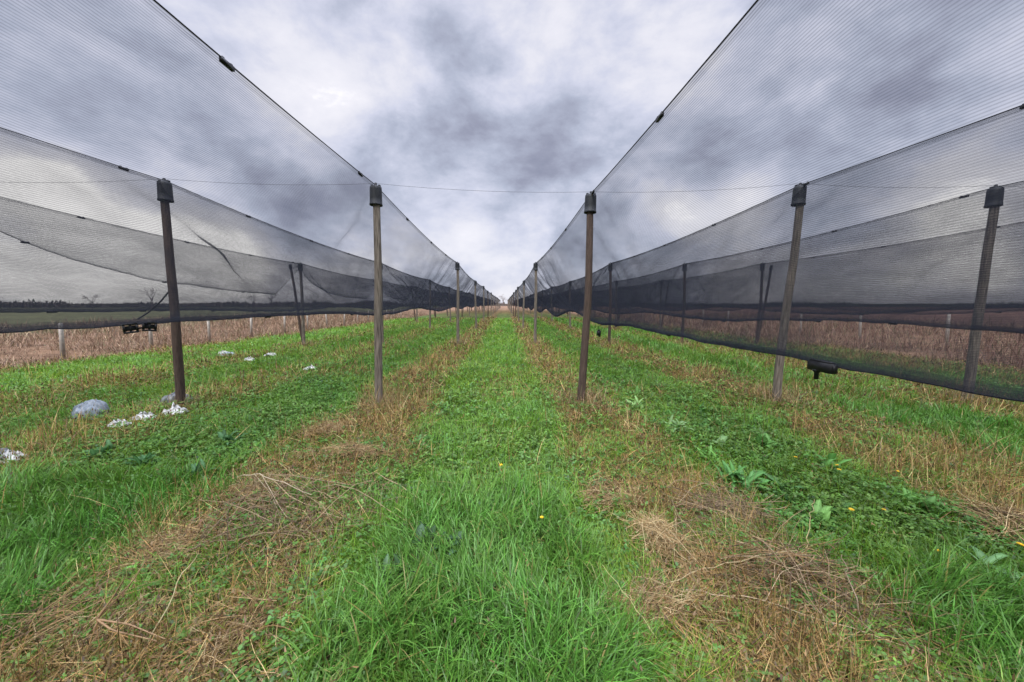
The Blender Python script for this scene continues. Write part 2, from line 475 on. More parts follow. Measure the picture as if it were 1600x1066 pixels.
for rn, X in ROWX.items():
    for k in range(5):
        if k == 0 and rn in ('L3', 'R4'): continue
        m_ = 420 if k == 0 else 160
        x_ = X + rng.normal(.04, .20, m_); y_ = POST_Y[k] + rng.normal(0, .22, m_)
        c_ = np.array([(.34, .23, .13), (.22, .14, .08), (.46, .35, .2), (.16, .12, .06), (.13, .16, .05)])[rng.integers(0, 5, m_)] * (1 + rng.normal(0, .2, (m_, 1)))
        VF.append(blades(np.stack([x_, y_, gz(x_, y_) - .01], 1), (.12 + .34 * rng.random(m_) ** 1.6) * (.6 if rn == 'L2' else 1), .0052 * (1 if k == 0 else 2), rng.random(m_) * 6.283, np.abs(rng.normal(.1, .28, m_)), rng.normal(.5, .5, m_), 3, np.clip(c_, .02, .7)))
V, F, C = join(VF)
o = mesh_np('dry_grass', V, F, M_DRY, col=C)
tag(o, 'brown dead stems and straw along the post rows', 'dry grass', kind='stuff')

# tall dry weeds in the neglected fields on both sides
def field_weeds(sgn, n, x0, x1, y1, seed):
    g_ = np.random.default_rng(seed)
    y = 3.0 + (y1 - 3.0) * g_.random(n) ** 1.5
    x = x0 + (x1 - x0) * g_.random(n) ** 1.6
    X = sgn * x
    edge = sstep(0, 1.5, x - x0)
    cl = fbm(X * .8, y * .8, seed, 3)
    ok = g_.random(n) < .25 + 1.3 * cl * edge
    X, y, cl, edge = X[ok], y[ok], cl[ok], edge[ok]; m_ = len(X)
    P = np.stack([X, y, gz(X, y) - .02], 1)
    L_ = (.10 + .50 * g_.random(m_) ** 2.2) * (.25 + 1.3 * sstep(.3, .7, cl)) * (.45 + .55 * edge) * (1.35 if sgn > 0 else 1.1)
    lod_ = np.maximum(1, np.hypot(X, y) / 3.5)
    pal_ = np.array(([(.26, .17, .11), (.18, .11, .072), (.38, .28, .17), (.10, .07, .05), (.11, .11, .05)] if sgn < 0 else [(.19, .108, .070), (.14, .072, .05), (.30, .21, .13), (.085, .06, .04), (.10, .10, .04)]))
    c_ = pal_[g_.choice(5, m_, p=[.32, .28, .16, .14, .10])] * (1 + g_.normal(0, .2, (m_, 1)))
    return blades(P, L_, .0035 * lod_ ** .9, g_.random(m_) * 6.283, np.abs(g_.normal(.25, .5, m_)), g_.normal(.6, .7, m_), 3, np.clip(c_, .01, .7))
V, F, C = join([field_weeds(-1, 90000, 12.3, 40, 62, 5), field_weeds(1, 80000, 11.7, 42, 62, 6)])
o = mesh_np('field_weeds', V, F, M_DRY, col=C)
tag(o, 'tall rust brown dead weeds in the fields beside the nets', 'dry weeds', kind='stuff')

# ------------------------------------------------------------------ posts
PH = 3.46   # ground to cap top
def pole_mesh(name, seed, h, r, mat):
    g_ = np.random.default_rng(seed)
    ph = g_.random(4) * 6.283
    def wob(V):
        z = V[:, 2]; a = np.arctan2(V[:, 1], V[:, 0])
        k = 1 + .05 * np.sin(3 * a + ph[0] + z) + .04 * np.sin(z * 5 + ph[1] + a)
        V = V.copy(); V[:, 0] *= k; V[:, 1] *= k
        V[:, 0] += .018 * np.sin(z * 1.5 + ph[2]); V[:, 1] += .018 * np.sin(z * 1.3 + ph[3])
        return V
    prof = [(0, -.35), (r * 1.1, -.35)] + [(r * (1.12 - .22 * t), -.2 + (h + .2) * t) for t in np.linspace(0, 1, 22)] + [(r * .8, h + .012), (0, h + .015)]
    V, F = lathe(prof, 12, wob)
    o = mesh_np(name, V, F, mat, smooth=True)
    return o
CAP_PROF = [(0, 0), (.080, 0), (.094, -.010), (.097, -.05), (.099, -.2), (.101, -.285), (.106, -.29), (.106, -.315), (.097, -.318), (.090, -.27), (.06, -.22)]
def make_post(seed, dark=False):
    root = empty('wooden_post')
    pole_mesh('pole', seed, PH - .12, .058, M_WOOD_DARK if dark else M_WOOD).parent = root
    V, F = lathe([(r_ * .92, z_ * .9) for r_, z_ in CAP_PROF], 14)
    cap = mesh_np('cap', V, F, M_CAP, root, smooth=False); cap.location = (0, 0, PH)
    V, F = lathe([(0, .055), (.016, .055), (.02, .04), (.02, .0), (.034, -.005), (0, -.005)], 8)
    V2, F2 = boxes([(.055, 0, .008, .03, .05, .03), (-.055, 0, .008, .03, .05, .03)])
    V = np.concatenate([V, V2]); F = F + [F2 + (len(V) - 8 * 2)]
    mesh_np('knob', V, F, M_CAP, cap)
    return root
def copy_tree(o, parent=None):
    c = o.copy(); COL.objects.link(c)
    if parent is not None: c.parent = parent
    for ch in list(o.children): copy_tree(ch, c)
    return c
protos = [make_post(11), make_post(12), make_post(13, True)]
used = [False] * 3
ORD = ['nearest', 'second', 'third', 'fourth', 'fifth']
ROWNAME = dict(L1='row at the left lane edge', R1='row at the right lane edge',
               L2='second row left of the lane', R2='second row right of the lane',
               R3='third row right of the lane', L3='outermost row on the left', R4='outermost row on the right')
lean_first = dict(L1=(.06, 0), R1=(.08, .02), L2=(.06, 0), R2=(.11, .0), R3=(.02, 0))
topz = dict(L1=3.48, R1=3.38, L2=3.53, R2=3.52, R3=3.51)
TOPS = {}
for rn, X in ROWX.items():
    for k, Y in enumerate(POST_Y):
        if k == 0 and rn in ('L3', 'R4'): 
            TOPS[rn, k] = (X, Y, PH + float(gz(X, Y)))
            continue
        pi_ = 2 if (rn == 'L2' and k == 0) or random.random() < .25 else random.choice((0, 1))
        root = copy_tree(protos[pi_]) if used[pi_] else protos[pi_]
        used[pi_] = True
        x = X + (random.uniform(-.05, .05) if k else 0); y = Y + (random.uniform(-.15, .15) if k else 0)
        z = float(gz(x, y))
        dx, dy = lean_first.get(rn, (0, 0)) if k == 0 else (random.uniform(-.06, .06), random.uniform(-.05, .05))
        root.location = (x, y, z)
        root.rotation_euler = (-dy / PH, dx / PH, 0)
        s = (topz[rn] - z) / PH if k == 0 else random.uniform(.965, 1.0)
        root.scale = (1, 1, s)
        TOPS[rn, k] = (x + dx, y + dy, z + PH * s)
        kk = k if rn not in ('L3', 'R4') else k - 1
        if kk < 5:
            look = {0: 'crooked dark brown' if (rn == 'L2') else 'weathered grey brown'}.get(k, 'weathered')
            lab = f'{ORD[kk]} {look} wooden post with black cap in the {ROWNAME[rn]}'
        else:
            lab = f'small far post beyond the fifth in the {ROWNAME[rn]}'
        lab = lab.replace('weathered grey brown wooden post', 'grey brown wooden post') if len(lab.split()) > 16 else lab
        if len(lab.split()) > 16: lab = lab.replace('wooden ', '')
        tag(root, lab, 'post', f'capped wooden posts in the {ROWNAME[rn]}')

# leaning props of the outer rows
bp = None
for rn, sg in (('L3', -1), ('R4', 1)):
    for k in range(1, 17):
        if bp is None:
            root = empty('brace_post'); pole_mesh('pole', 31, 3.4, .05, M_WOOD_DARK).parent = root
            V, F = lathe([(0, 0.03), (.05, .03), (.062, 0), (.066, -.16), (.052, -.165), (.052, -.02)], 12)
            c_ = mesh_np('cap', V, F, M_CAP, root); c_.location = (0, 0, 3.4); bp = root
        else: root = copy_tree(bp)
        tx, ty, tz = TOPS[rn, k]
        x = ROWX[rn] + sg * .12; y = ty + .22; z = float(gz(x, y))
        root.location = (x, y, z)
        root.rotation_euler = (0, sg * .115, 0)
        side_ = 'left' if sg < 0 else 'right'
        if k <= 5: lab = f'dark post leaning outward beside the {ORD[k - 1]} post of the outermost row on the {side_}'
        else: lab = f'far dark leaning post beyond the fifth along the outermost row on the {side_}'
        tag(root, lab, 'post', f'leaning posts of the outermost row on the {side_}')

# ------------------------------------------------------------------ nets
YN = np.concatenate([np.arange(-1.5, 30, .16), np.arange(30, 80, .45), np.arange(80, 164.4, 1.2)])
def along(rn, Y):
    """ridge position of a row at Y (straight from cap to cap with a little sag)"""
    ks = np.array([TOPS[rn, k] for k in range(17)])
    xs = np.interp(Y, ks[:, 1], ks[:, 0]); zs = np.interp(Y, ks[:, 1], ks[:, 2])
    s = ((Y - 5.9) / 9.9) % 1.0
    return xs, zs + .015 - .11 * 4 * s * (1 - s)
def scal(Y): return np.cos((Y - 15.8) / 9.9 * 2 * math.pi)
def val_la(Y):   # first valley left
    return -3.6 + 0 * Y, 1.49 + gz(-3.6, Y) * .9 + .09 * scal(Y) * sstep(6, 11, Y)
def val_lb(Y):
    return -6.8 + 0 * Y, 1.57 + gz(-6.8, Y) * .9 + .08 * scal(Y) * sstep(6, 12, Y)
def val_ra(Y):
    f = sstep(6, 12, Y)
    return 2.86 + 0 * Y, 1.155 + f * (.13 + .17 * scal(Y)) + gz(2.86, Y) * .9
def val_rb(Y): return 6.1 + 0 * Y, 1.32 + gz(6.1, Y) * .9 + .07 * scal(Y)
def val_rc(Y): return 9.3 + 0 * Y, 1.52 + gz(9.3, Y) * .9 + .10 * scal(Y)
def val_lo(Y):   # loose outer skirt on the left: hangs from each post and droops away from it
    s = ((Y - 5.9) / 9.9) % 1.0 * 9.9
    d = np.exp(-s / 2.4); e = sstep(9.2, 9.9, s)
    z = 2.12 + 1.15 * np.maximum(d, e) + gz(-9.2, Y) * .9
    return -8.5 - .75 * (1 - np.maximum(d, e)), z
def val_ro(Y): return 12.0 + 0 * Y, 1.55 + gz(12, Y) * .9 + .12 * scal(Y)

def sheet(rn, val, na, sag, seed):
    xr, zr = along(rn, YN); xv, zv = val(YN)
    t = np.linspace(0, 1, na)[None, :]
    # the strip hangs a little hollow between its two edges
    x = xr[:, None] * (1 - t) + xv[:, None] * t
    z = zv[:, None] + (zr - zv)[:, None] * (1 - t) ** (1 + 1.5 * sag)
    wid = np.hypot(xr - xv, zr - zv)[:, None]
    Yg = np.broadcast_to(YN[:, None], x.shape).copy()
    dn = YN[:, None]
    s = np.abs(((dn - 5.9 + 4.95) / 9.9) % 1.0 - .5) * 9.9       # distance to nearest post
    edge = np.sin(np.pi * np.clip(t, 0, 1)) ** .6
    crease = (fbm(dn * 1.9 + t * 1.3 * np.sign(((dn - 5.9 + 4.95) / 9.9) % 1.0 - .5) * 3, t * .8 + 0 * dn, seed, 3) - .5) * .30 * np.exp(-s / 2.4)
    roll = (fbm(dn * .35, t * 1.6 + 0 * dn, seed + 5, 3) - .5) * .22
    fold = (fbm(dn * .25, t * 9 + 0 * dn, seed + 9, 2) - .5) * .09
    d = (crease + roll + fold) * edge
    nxm = (zr - zv)[:, None] / wid; nzm = (xv - xr)[:, None] / wid
    x = x + d * nxm; z = z + d * nzm
    V = np.stack([x, Yg, z], -1)
    uvw = np.stack([Yg, t * wid, 0 * x + t], -1)
    return V, uvw

def quads(a, b):
    i = (np.arange(a - 1)[:, None] * b + np.arange(b - 1)[None, :]).ravel()
    return np.stack([i, i + 1, i + b + 1, i + b], 1)

CLIPV, CLIPF = boxes([(0, 0, 0, .024, .12, .032), (0, -.04, .020, .014, .02, .012), (0, .04, .020, .014, .02, .012)])
clip_mesh = None
def clip_at(parent, P, tilt=0):
    global clip_mesh
    if clip_mesh is None:
        o = mesh_np('clip', CLIPV, CLIPF, M_CLIP, parent); clip_mesh = o.data
    else:
        o = link(bpy.data.objects.new('clip', clip_mesh), parent)
    o.location = P; o.rotation_euler = (0, tilt, 0)
    return o

def make_net(rn, sides, label):
    root = empty('shade_net', (ROWX[rn], YN[0], float(gz(ROWX[rn], 0))))
    bpy.context.view_layer.update()
    off = np.array(root.location)
    nclip = 0
    rx, rz = along(rn, YN)
    for i, (val, sag, sd) in enumerate(sides):
        na = 15
        V, uvw = sheet(rn, val, na, sag, sd)
        mesh_np('netting', V.reshape(-1, 3) - off, quads(len(YN), na), M_NET, root, vec=uvw.reshape(-1, 3), smooth=True)
        # doubled hems, a few millimetres off the netting
        sx = np.sign(V[0, -1, 0] - V[0, 0, 0])
        for (ia, ib, wd) in ((0, 1, .22), (na - 1, na - 2, .62)):
            H = np.stack([V[:, ia], V[:, ia] * (1 - wd) + V[:, ib] * wd], 1) + np.array([-.006 * sx, 0, -.004])
            U = np.stack([uvw[:, ia], uvw[:, ia] * (1 - wd) + uvw[:, ib] * wd], 1)
            mesh_np('hem', H.reshape(-1, 3) - off, quads(len(YN), 2), M_HEM, root, vec=U.reshape(-1, 3))
        Vt, Ft = tubes(V[None, :, -1] - off, .0055, 5)
        mesh_np('edge_cord', Vt, Ft, M_CORD, root)
        ys = np.arange(2.6 + .7 * (sd % 3), 62, 3.1)
        for y in ys:
            xv, zv = val(np.array([y]))
            clip_at(root, np.array([xv[0], y, zv[0] - .005]) - off, -.5 * sx)
    ys = np.arange(2.85 + .5 * (sides[0][2] % 3), 60, 2.45)
    for y in ys:
        x_, z_ = along(rn, np.array([y]))
        clip_at(root, np.array([x_[0], y, z_[0] - .01]) - off)
    tag(root, label, 'net', 'dark shade nets strung along the post rows')
    return root
NETS = {}
NETS['L1'] = make_net('L1', [(val_la, .12, 3)], 'dark shade net sloping away left from the nearest ridge beside the grass lane')
NETS['R1'] = make_net('R1', [(val_ra, .12, 4)], 'dark shade net sloping away right from the nearest ridge beside the grass lane')
NETS['L2'] = make_net('L2', [(val_la, .14, 6), (val_lb, .14, 8)], 'roof shaped shade net over the crooked dark post, second ridge to the left')
NETS['R2'] = make_net('R2', [(val_ra, .14, 10), (val_rb, .14, 12)], 'roof shaped shade net over the second ridge to the right of the lane')
NETS['R3'] = make_net('R3', [(val_rb, .14, 14), (val_rc, .14, 16)], 'roof shaped shade net over the third ridge to the right of the lane')
NETS['L3'] = make_net('L3', [(val_lb, .14, 18), (val_lo, .05, 20)], 'loose drooping shade net over the outermost ridge on the left')
NETS['R4'] = make_net('R4', [(val_rc, .14, 22), (val_ro, .12, 24)], 'shade net over the outermost ridge on the right, next to the rusty field')

# ridge cables
for rn in ROWX:
    x_, z_ = along(rn, YN)
    V, F = tubes(np.stack([x_, YN, z_ + .006], 1)[None], .0055, 5)
    o = mesh_np('ridge_cable', V, F, M_CORD)
    tag(o, f'taut dark cable over the post caps of the {ROWNAME[rn]}', 'cable', 'cables along the net ridges')

# wires across the rows from cap to cap
for k in range(0, 1):
    order = ['L3', 'L2', 'L1', 'R1', 'R2', 'R3', 'R4']
    pts = []
    for a, b in zip(order, order[1:]):
        A = np.array(TOPS[a, k]) + [0, 0, .045]; B = np.array(TOPS[b, k]) + [0, 0, .045]
        for t in np.linspace(0, 1, 9)[:-1]:
            p_ = A * (1 - t) + B * t; p_[2] -= .05 * 4 * t * (1 - t); pts.append(p_)
    pts.append(np.array(TOPS['R4', k]) + [0, 0, .045])
    V, F = tubes(np.array(pts)[None], .0022, 4)
    o = mesh_np('cross_wire', V, F, M_WIRE)
    tag(o, 'thin wire stretched across the lane over the nearest posts of every row', 'wire')

# net plates (big buckles) on the low edges
def frame_plate(parent, loc, rotz, tilt):
    a, b, t = .105, .078, .016
    V, F = boxes([(0, 0, b / 2, .025, a, t), (0, 0, -b / 2, .025, a, t), (0, a / 2 - t / 2, 0, .024, t, b - t), (0, -a / 2 + t / 2, 0, .024, t, b - t), (0, 0, 0, .018, t, b - t)])
    o = mesh_np('frame', V, F, M_CLIP, parent); o.location = loc; o.rotation_euler = (tilt, 0, rotz)
    V, F = boxes([(0, 0, 0, .006, a - 2 * t, b - 2 * t)])
    mesh_np('plate', V, F, M_CAP, o)
    return o
xv, zv = val_la(np.array([3.68]))
root = empty('net_buckle', (-3.6, 3.68, float(zv[0]) - .03))
frame_plate(root, (.04, -.10, .0), -.62, .1); frame_plate(root, (.04, .09, .005), -.62, -.1)
V, F = tubes(np.array([[(.0, -.12, .0), (.0, 0, -.01), (0, .12, .0)]]), .010, 6); mesh_np('strap', V, F, M_CORD, root)
tag(root, 'pair of black framed buckles on the low net edge, left of the crooked dark post', 'buckle')
xv, zv = val_ra(np.array([3.2]))
root = empty('net_buckle', (2.82, 3.2, float(zv[0]) - .02))
V, F = boxes([(0, 0, .0, .05, .25, .085), (0, 0, .047, .04, .22, .018), (0, .131, 0, .040, .012, .065), (0, -.131, 0, .040, .012, .065)])
mesh_np('body', V, F, M_CLIP, root)
V, F = lathe([(0, -.12), (.018, -.12), (.02, -.06), (.034, -.045), (.034, -.03), (0, -.03)], 8); mesh_np('peg', V, F, M_CLIP, root).location = (0, .05, 0)
tag(root, 'solid black buckle with a short peg on the low net edge at the right', 'buckle')
y_ = 11.2; xv, zv = val_ra(np.array([y_]))
root = empty('hanging_tag', (2.86, y_, float(zv[0])))
V, F = boxes([(0, 0, -.28, .12, .03, .15), (0, 0, -.19, .06, .03, .05), (.02, 0, -.37, .05, .025, .04)]); mesh_np('body', V, F, M_CLIP, root)
V, F = tubes(np.array([[(0, 0, 0), (.005, 0, -.09), (0, 0, -.19)]]), .006, 5); mesh_np('string', V, F, M_CORD, root)
tag(root, 'small black tag dangling below the low net edge just right of the lane', 'tag')
V, F = tubes(np.array([[(-5.18, 5.92, 1.95), (-5.32, 5.86, 1.74), (-5.48, 5.8, 1.56), (-5.62, 5.77, 1.46)]]), .012, 6)
o = mesh_np('tie_rope', V, F, M_CORD)
tag(o, 'short dark rope tied to the crooked dark post at net height', 'rope')

# ------------------------------------------------------------------ concrete stakes in the side fields
def stake_mesh():
    prof = [(.055, -.3), (.052, 1.3), (.035, 1.36)]
    V, F = lathe([(0, -.3), (.062, -.3), (.052, 1.32), (.036, 1.37), (0, 1.37)], 4)
    ca = math.cos(math.pi / 4); V2 = V.copy(); V2[:, 0] = V[:, 0] * ca - V[:, 1] * ca; V2[:, 1] = V[:, 0] * ca + V[:, 1] * ca
    return mesh_np('concrete_stake', V2, F, M_CONC)
sp = None
for sg, X, y0, dyy, cnt, nm in ((-1, -14.05, 11.9, 2.95, 14, 'left'), (1, 18.5, 15.1, 3.8, 12, 'right')):
    for k in range(cnt):
        if sp is None: o = sp = stake_mesh()
        else: o = sp.copy(); COL.objects.link(o)
        x = X + random.uniform(-.06, .06); y = y0 + dyy * k; 
        o.location = (x, y, float(gz(x, y))); o.rotation_euler = (random.uniform(-.05, .05), random.uniform(-.06, .06), random.uniform(-.2, .2))
        o.scale = (1, 1, random.uniform(.94, 1.0) * (1.0 if sg > 0 else .85))
        if k < 5: lab = f'{ORD[k]} pale concrete stake from the viewer in the weedy field on the {nm}'
        else: lab = f'far pale concrete stake beyond the fifth in the weedy field on the {nm}'
        tag(o, lab, 'stake', f'pale concrete stakes in the {nm} field')

# ------------------------------------------------------------------ litter
def bag(name, mat, loc, size, seed, label, rotz=0.):
    film = name == 'plastic_sheet'
    na, nr = (19, 9) if film else (96, 34)
    g_ = np.random.default_rng(seed + 50)
    th = np.linspace(0, 2 * math.pi, na, endpoint=False)[None, :]; ro = np.linspace(0, 1, nr)[:, None]
    lim = .45 + 1.0 * fbm(np.cos(th) * 1.6 + 5, np.sin(th) * 1.6 + 2, seed, 3)
    X_ = ro * lim * np.cos(th); Y_ = ro * lim * np.sin(th)
    def rg(f, sd): return 1 - np.abs(2 * fbm(X_ * f + 9, Y_ * f + 4, sd, 3) - 1)
    Z_ = (1 - ro ** (2.6 if film else 5)) * (.30 + .75 * fbm(X_ * 1.6 + 3, Y_ * 1.6, seed + 2, 2)) * (1 if film else .8)
    if film:
        Z_ = Z_ * .8 + (1 - .6 * ro) * g_.normal(0, .26, (nr, na)) + .15
        X_ = X_ + g_.normal(0, .085, (nr, na)); Y_ = Y_ + g_.normal(0, .085, (nr, na))
    else:
        fold = 1 - np.abs(2 * fbm(np.cos(th) * 2.6 + ro * .8, np.sin(th) * 2.6 + 3, seed + 3, 3) - 1)
        Z_ = Z_ + (1 - ro ** 6) * (.6 * (fold - .65) * ro + .10 * (rg(4, seed + 4) - .6))
        X_ = X_ + .10 * (rg(3, seed + 9) - .6); Y_ = Y_ + .10 * (rg(3, seed + 11) - .6)
    V = np.stack([X_, Y_, np.maximum(Z_, -.12)], -1).reshape(-1, 3)
    i_ = (np.arange(nr - 1)[:, None] * na + np.arange(na)[None, :]); j_ = (np.arange(nr - 1)[:, None] * na + (np.arange(na)[None, :] + 1) % na)
    F = np.stack([i_, j_, j_ + na, i_ + na], -1).reshape(-1, 4)
    if film: F = np.concatenate([F[:, [0, 1, 2]], F[:, [0, 2, 3]]])
    V = V * np.array([size[0] * .52, size[1] * .52, size[2] * .72])
    o = mesh_np(name, V, F, mat)
    o.location = (loc[0], loc[1], float(gz(*loc)) + .012); o.rotation_euler = (0, 0, rotz)
    tag(o, label, 'litter')
    return o
bag('plastic_bag', M_BAGG, (-6.2, 5.5), (.48, .42, .44), 1, 'grey blue crumpled plastic bag lying in the grass left of the crooked post')
bag('plastic_bag', M_BAGD, (-5.5, 6.2), (.42, .44, .30), 2, 'dark grey plastic bag slumped against the foot of the crooked post')
bag('plastic_sheet', M_BAGW, (-4.98, 5.55), (.36, .24, .15), 3, 'white crumpled plastic at the foot of the crooked post', .3)
bag('plastic_sheet', M_BAGW, (-5.15, 5.25), (.28, .2, .13), 4, 'small white plastic scrap, middle of the three before the crooked post', .8)
bag('plastic_sheet', M_BAGW, (-5.2, 4.95), (.26, .2, .12), 5, 'white plastic scrap lying nearest the viewer before the crooked post', .1)
bag('plastic_sheet', M_BAGW, (-5.12, 3.8), (.24, .18, .14), 6, 'white plastic bag with a dark underside at the far left picture edge', .1)
bag('plastic_bag', M_BAGD, (-5.3, 3.86), (.2, .18, .18), 7, 'black plastic scrap behind the white bag at the far left edge')
bag('plastic_sheet', M_BAGW, (-9.75, 12.9), (.4, .3, .2), 8, 'white plastic lump, farthest left of the distant litter beyond the crooked post', .4)
bag('plastic_bag', M_BAGG, (-9.3, 12.5), (.5, .36, .26), 9, 'dull grey plastic lump beside the farthest white litter', .4)
bag('plastic_sheet', M_BAGW, (-7.79, 11.3), (.32, .18, .2), 10, 'torn white plastic in the grass, nearer of two together beyond the crooked post', .2)
bag('plastic_sheet', M_BAGW, (-7.83, 12.4), (.36, .26, .14), 11, 'flat white plastic behind the torn white piece beyond the crooked post', .9)
bag('plastic_sheet', M_BAGW, (-4.93, 9.35), (.3, .2, .12), 12, 'small white scrap alone in the grass between the two nearest left posts', .9)

# ------------------------------------------------------------------ broad-leaved weeds
def rosette(name, loc, n, Lm, Wm, up, seed, col, label, lay=0.0, cat='plant'):
    g_ = np.random.default_rng(seed); Vs, Fs, Cs, o0 = [], [], [], 0
    K = 7
    for i in range(n):
        a = i * 2.4 + g_.normal(0, .5); L_ = Lm * (.35 + .8 * g_.random()); W_ = Wm * (.7 + .5 * g_.random())
        th = max(.1, up + g_.normal(0, .4)); bend = .9 + g_.normal(0, .3); pos = np.array([g_.normal(0, .25 * Lm), g_.normal(0, .25 * Lm), .02])
        c0 = np.array(col) * (1 + g_.normal(0, .15)); pts = []
        for k in range(K):
            t = k / (K - 1); w_ = W_ * (math.sin(math.pi * min(1, t * .93 + .04)) ** .8) * (.35 if t < .2 else 1) * (1 + .12 * math.sin(k * 2.3 + i))
            d = np.array([math.cos(a), math.sin(a), 0]); s_ = np.array([-math.sin(a), math.cos(a), 0])
            pts.append((pos - s_ * w_ / 2 + [0, 0, .14 * w_], pos, pos + s_ * w_ / 2 + [0, 0, .14 * w_ + .02 * L_ * math.sin(k * 1.7)]))
            an = th + bend * t
            pos = pos + (d * math.sin(an) + np.array([0, 0, math.cos(an)])) * L_ / (K - 1)
            pos[2] = max(pos[2], .01)
        V = np.array(pts).reshape(-1, 3); F = []
        for k in range(K - 1):
            for j in (0, 1): F.append((k * 3 + j, k * 3 + j + 1, k * 3 + j + 4, k * 3 + j + 3))
        cc = np.tile(c0, (len(V), 1)); cc[1::3] = np.minimum(c0 * 1.6 + .03, .5)
        Vs.append(V); Fs.append(np.array(F) + o0); Cs.append(cc); o0 += len(V)
    ob = mesh_np(name, np.concatenate(Vs), np.concatenate(Fs), M_BROAD, col=np.clip(np.concatenate(Cs), .004, .8), smooth=True)
    ob.location = (loc[0], loc[1], float(gz(*loc)))
    tag(ob, label, cat)
    return ob
G1 = (.085, .20, .05); G2 = (.17, .30, .085); G3 = (.035, .085, .03)
rosette('broadleaf_weed', (2.05, 5.7), 26, .22, .06, .6, 1, G2, 'pale green leafy weed standing beside the nearest right lane post')
rosette('broadleaf_weed', (2.25, 4.7), 20, .18, .06, .8, 2, (.16, .27, .10), 'pale leafed weed in the right lane, between dock plant and right lane post')
rosette('broadleaf_weed', (2.55, 4.05), 7, .2, .09, .9, 12, (.15, .27, .09), 'small pale leafed weed behind the dock plant in the right lane')
rosette('dock_plant', (2.14, 3.2), 34, .24, .045, .6, 3, (.075, .21, .045), 'bright green dock plant behind the straw heap on the right')
rosette('dock_plant', (2.5, 3.15), 8, .2, .07, 1.0, 13, (.07, .17, .05), 'low green dock plant just right of the taller bright one')
rosette('broadleaf_weed', (-.45, 2.4), 14, .25, .075, .5, 4, G3, 'dark leaved weed with upright leaves in the long centre grass')
rosette('broadleaf_weed', (-.70, 2.15), 8, .13, .06, .6, 5, (.06, .13, .045), 'smaller dark leaved weed nearer the viewer in the centre grass')
rosette('broadleaf_weed', (2.98, 2.1), 20, .22, .055, 1.0, 6, (.13, .26, .09), 'pale broad leaved weed with two dandelions at the right edge')
rosette('broadleaf_weed', (-3.75, 3.8), 34, .17, .05, .8, 7, (.05, .14, .04), 'dark green weed patch in the left lane below the white scraps')
rosette('broadleaf_weed', (-4.45, 4.0), 34, .17, .05, .8, 8, (.06, .15, .045), 'leafy weed near the far left white bag')
rosette('broadleaf_weed', (-3.3, 4.35), 30, .17, .05, .8, 9, (.05, .13, .04), 'dark leafy weed midway along the left lane, above the long grass')
rosette('broadleaf_weed', (-2.95, 3.5), 26, .15, .045, .8, 10, (.05, .14, .04), 'leafy weed at the edge of the left long grass, beside the twig heap')
rosette('broadleaf_weed', (2.7, 2.75), 9, .15, .06, 1.1, 11, (.08, .19, .045), 'low leafy weed under the middle dandelions on the right')

for i_, (x, y) in enumerate([(2.45, 5.3), (2.9, 4.9), (2.0, 4.9), (3.05, 4.2), (2.7, 3.75), (3.3, 3.6), (2.2, 3.75), (2.35, 6.6), (3.1, 6.2), (3.35, 2.75), (2.45, 2.65), (3.1, 5.6)]):
    ob = rosette('leafy_weed', (x, y), 22, random.uniform(.12, .2), random.uniform(.045, .065), .75, 40 + i_, ((.10, .24, .045), (.115, .25, .05), (.075, .20, .035))[i_ % 3], 'small leafy green weed scattered through the clover of the right lane')
    ob['group'] = 'small leafy weeds in the right lane'

# ------------------------------------------------------------------ dandelions
def dandelion(loc, h, s, seed, label):
    g_ = np.random.default_rng(seed)
    root = empty('dandelion', (loc[0], loc[1], float(gz(*loc))), (g_.normal(0, .12), g_.normal(0, .12), g_.random() * 6))
    V, F = tubes(np.array([[(0, 0, 0), (.006, 0, h * .5), (.0, 0, h)]]), .003, 5)
    mesh_np('stem', V, F, M_STEM, root)
    Vs, Fs = [], []
    for ring, (rad, nn, lift) in enumerate(((s * .85, 16, .10), (s * .75, 14, .30), (s * .45, 10, .55))):
        for i in range(nn):
            a = i / nn * 6.283 + ring * .2; b = len(Vs); wd = .16
            for (rr, da) in ((.1, 0), (.75, -wd), (1, 0), (.75, wd)):
                Vs.append((rad * rr * math.cos(a + da), rad * rr * math.sin(a + da), h + .003 + rad * rr * lift))
            Fs.append((b, b + 1, b + 2, b + 3))
    mesh_np('flower_head', np.array(Vs), np.array(Fs), M_PETAL, root)
    tag(root, label, 'flower', 'yellow dandelions in the grass')
M_STEM = plain('green_stem', (.1, .2, .05), .6, .2, 30)
for i, (x, y, h, s, lab) in enumerate([
    (2.67, 2.66, .12, .024, 'yellow dandelion right of the straw heap, left one of two level ones'),
    (2.90, 2.64, .11, .018, 'yellow dandelion right of the straw heap, right one of two level ones'),
    (3.14, 3.27, .12, .021, 'yellow dandelion behind the low right weeds, nearer of a close pair'),
    (3.28, 3.38, .13, .019, 'yellow dandelion behind the low right weeds, farther of a close pair'),
    (2.96, 3.57, .12, .022, 'single yellow dandelion right of the dock plants'),
    (3.36, 2.23, .12, .024, 'yellow dandelion at the very right picture edge'),
    (2.80, 2.17, .11, .022, 'yellow dandelion beside the pale broad leaved weed at right'),
    (.26, 2.50, .18, .017, 'tiny yellow dandelion in the long centre grass'),
    (-.03, 3.58, .08, .02, 'small yellow dandelion in the clover of the centre lane'),
    (3.71, 3.3, .12, .018, 'yellow dandelion nearest the dry strip of the second right row')]):
    dandelion((x, y), h, s, i, lab)

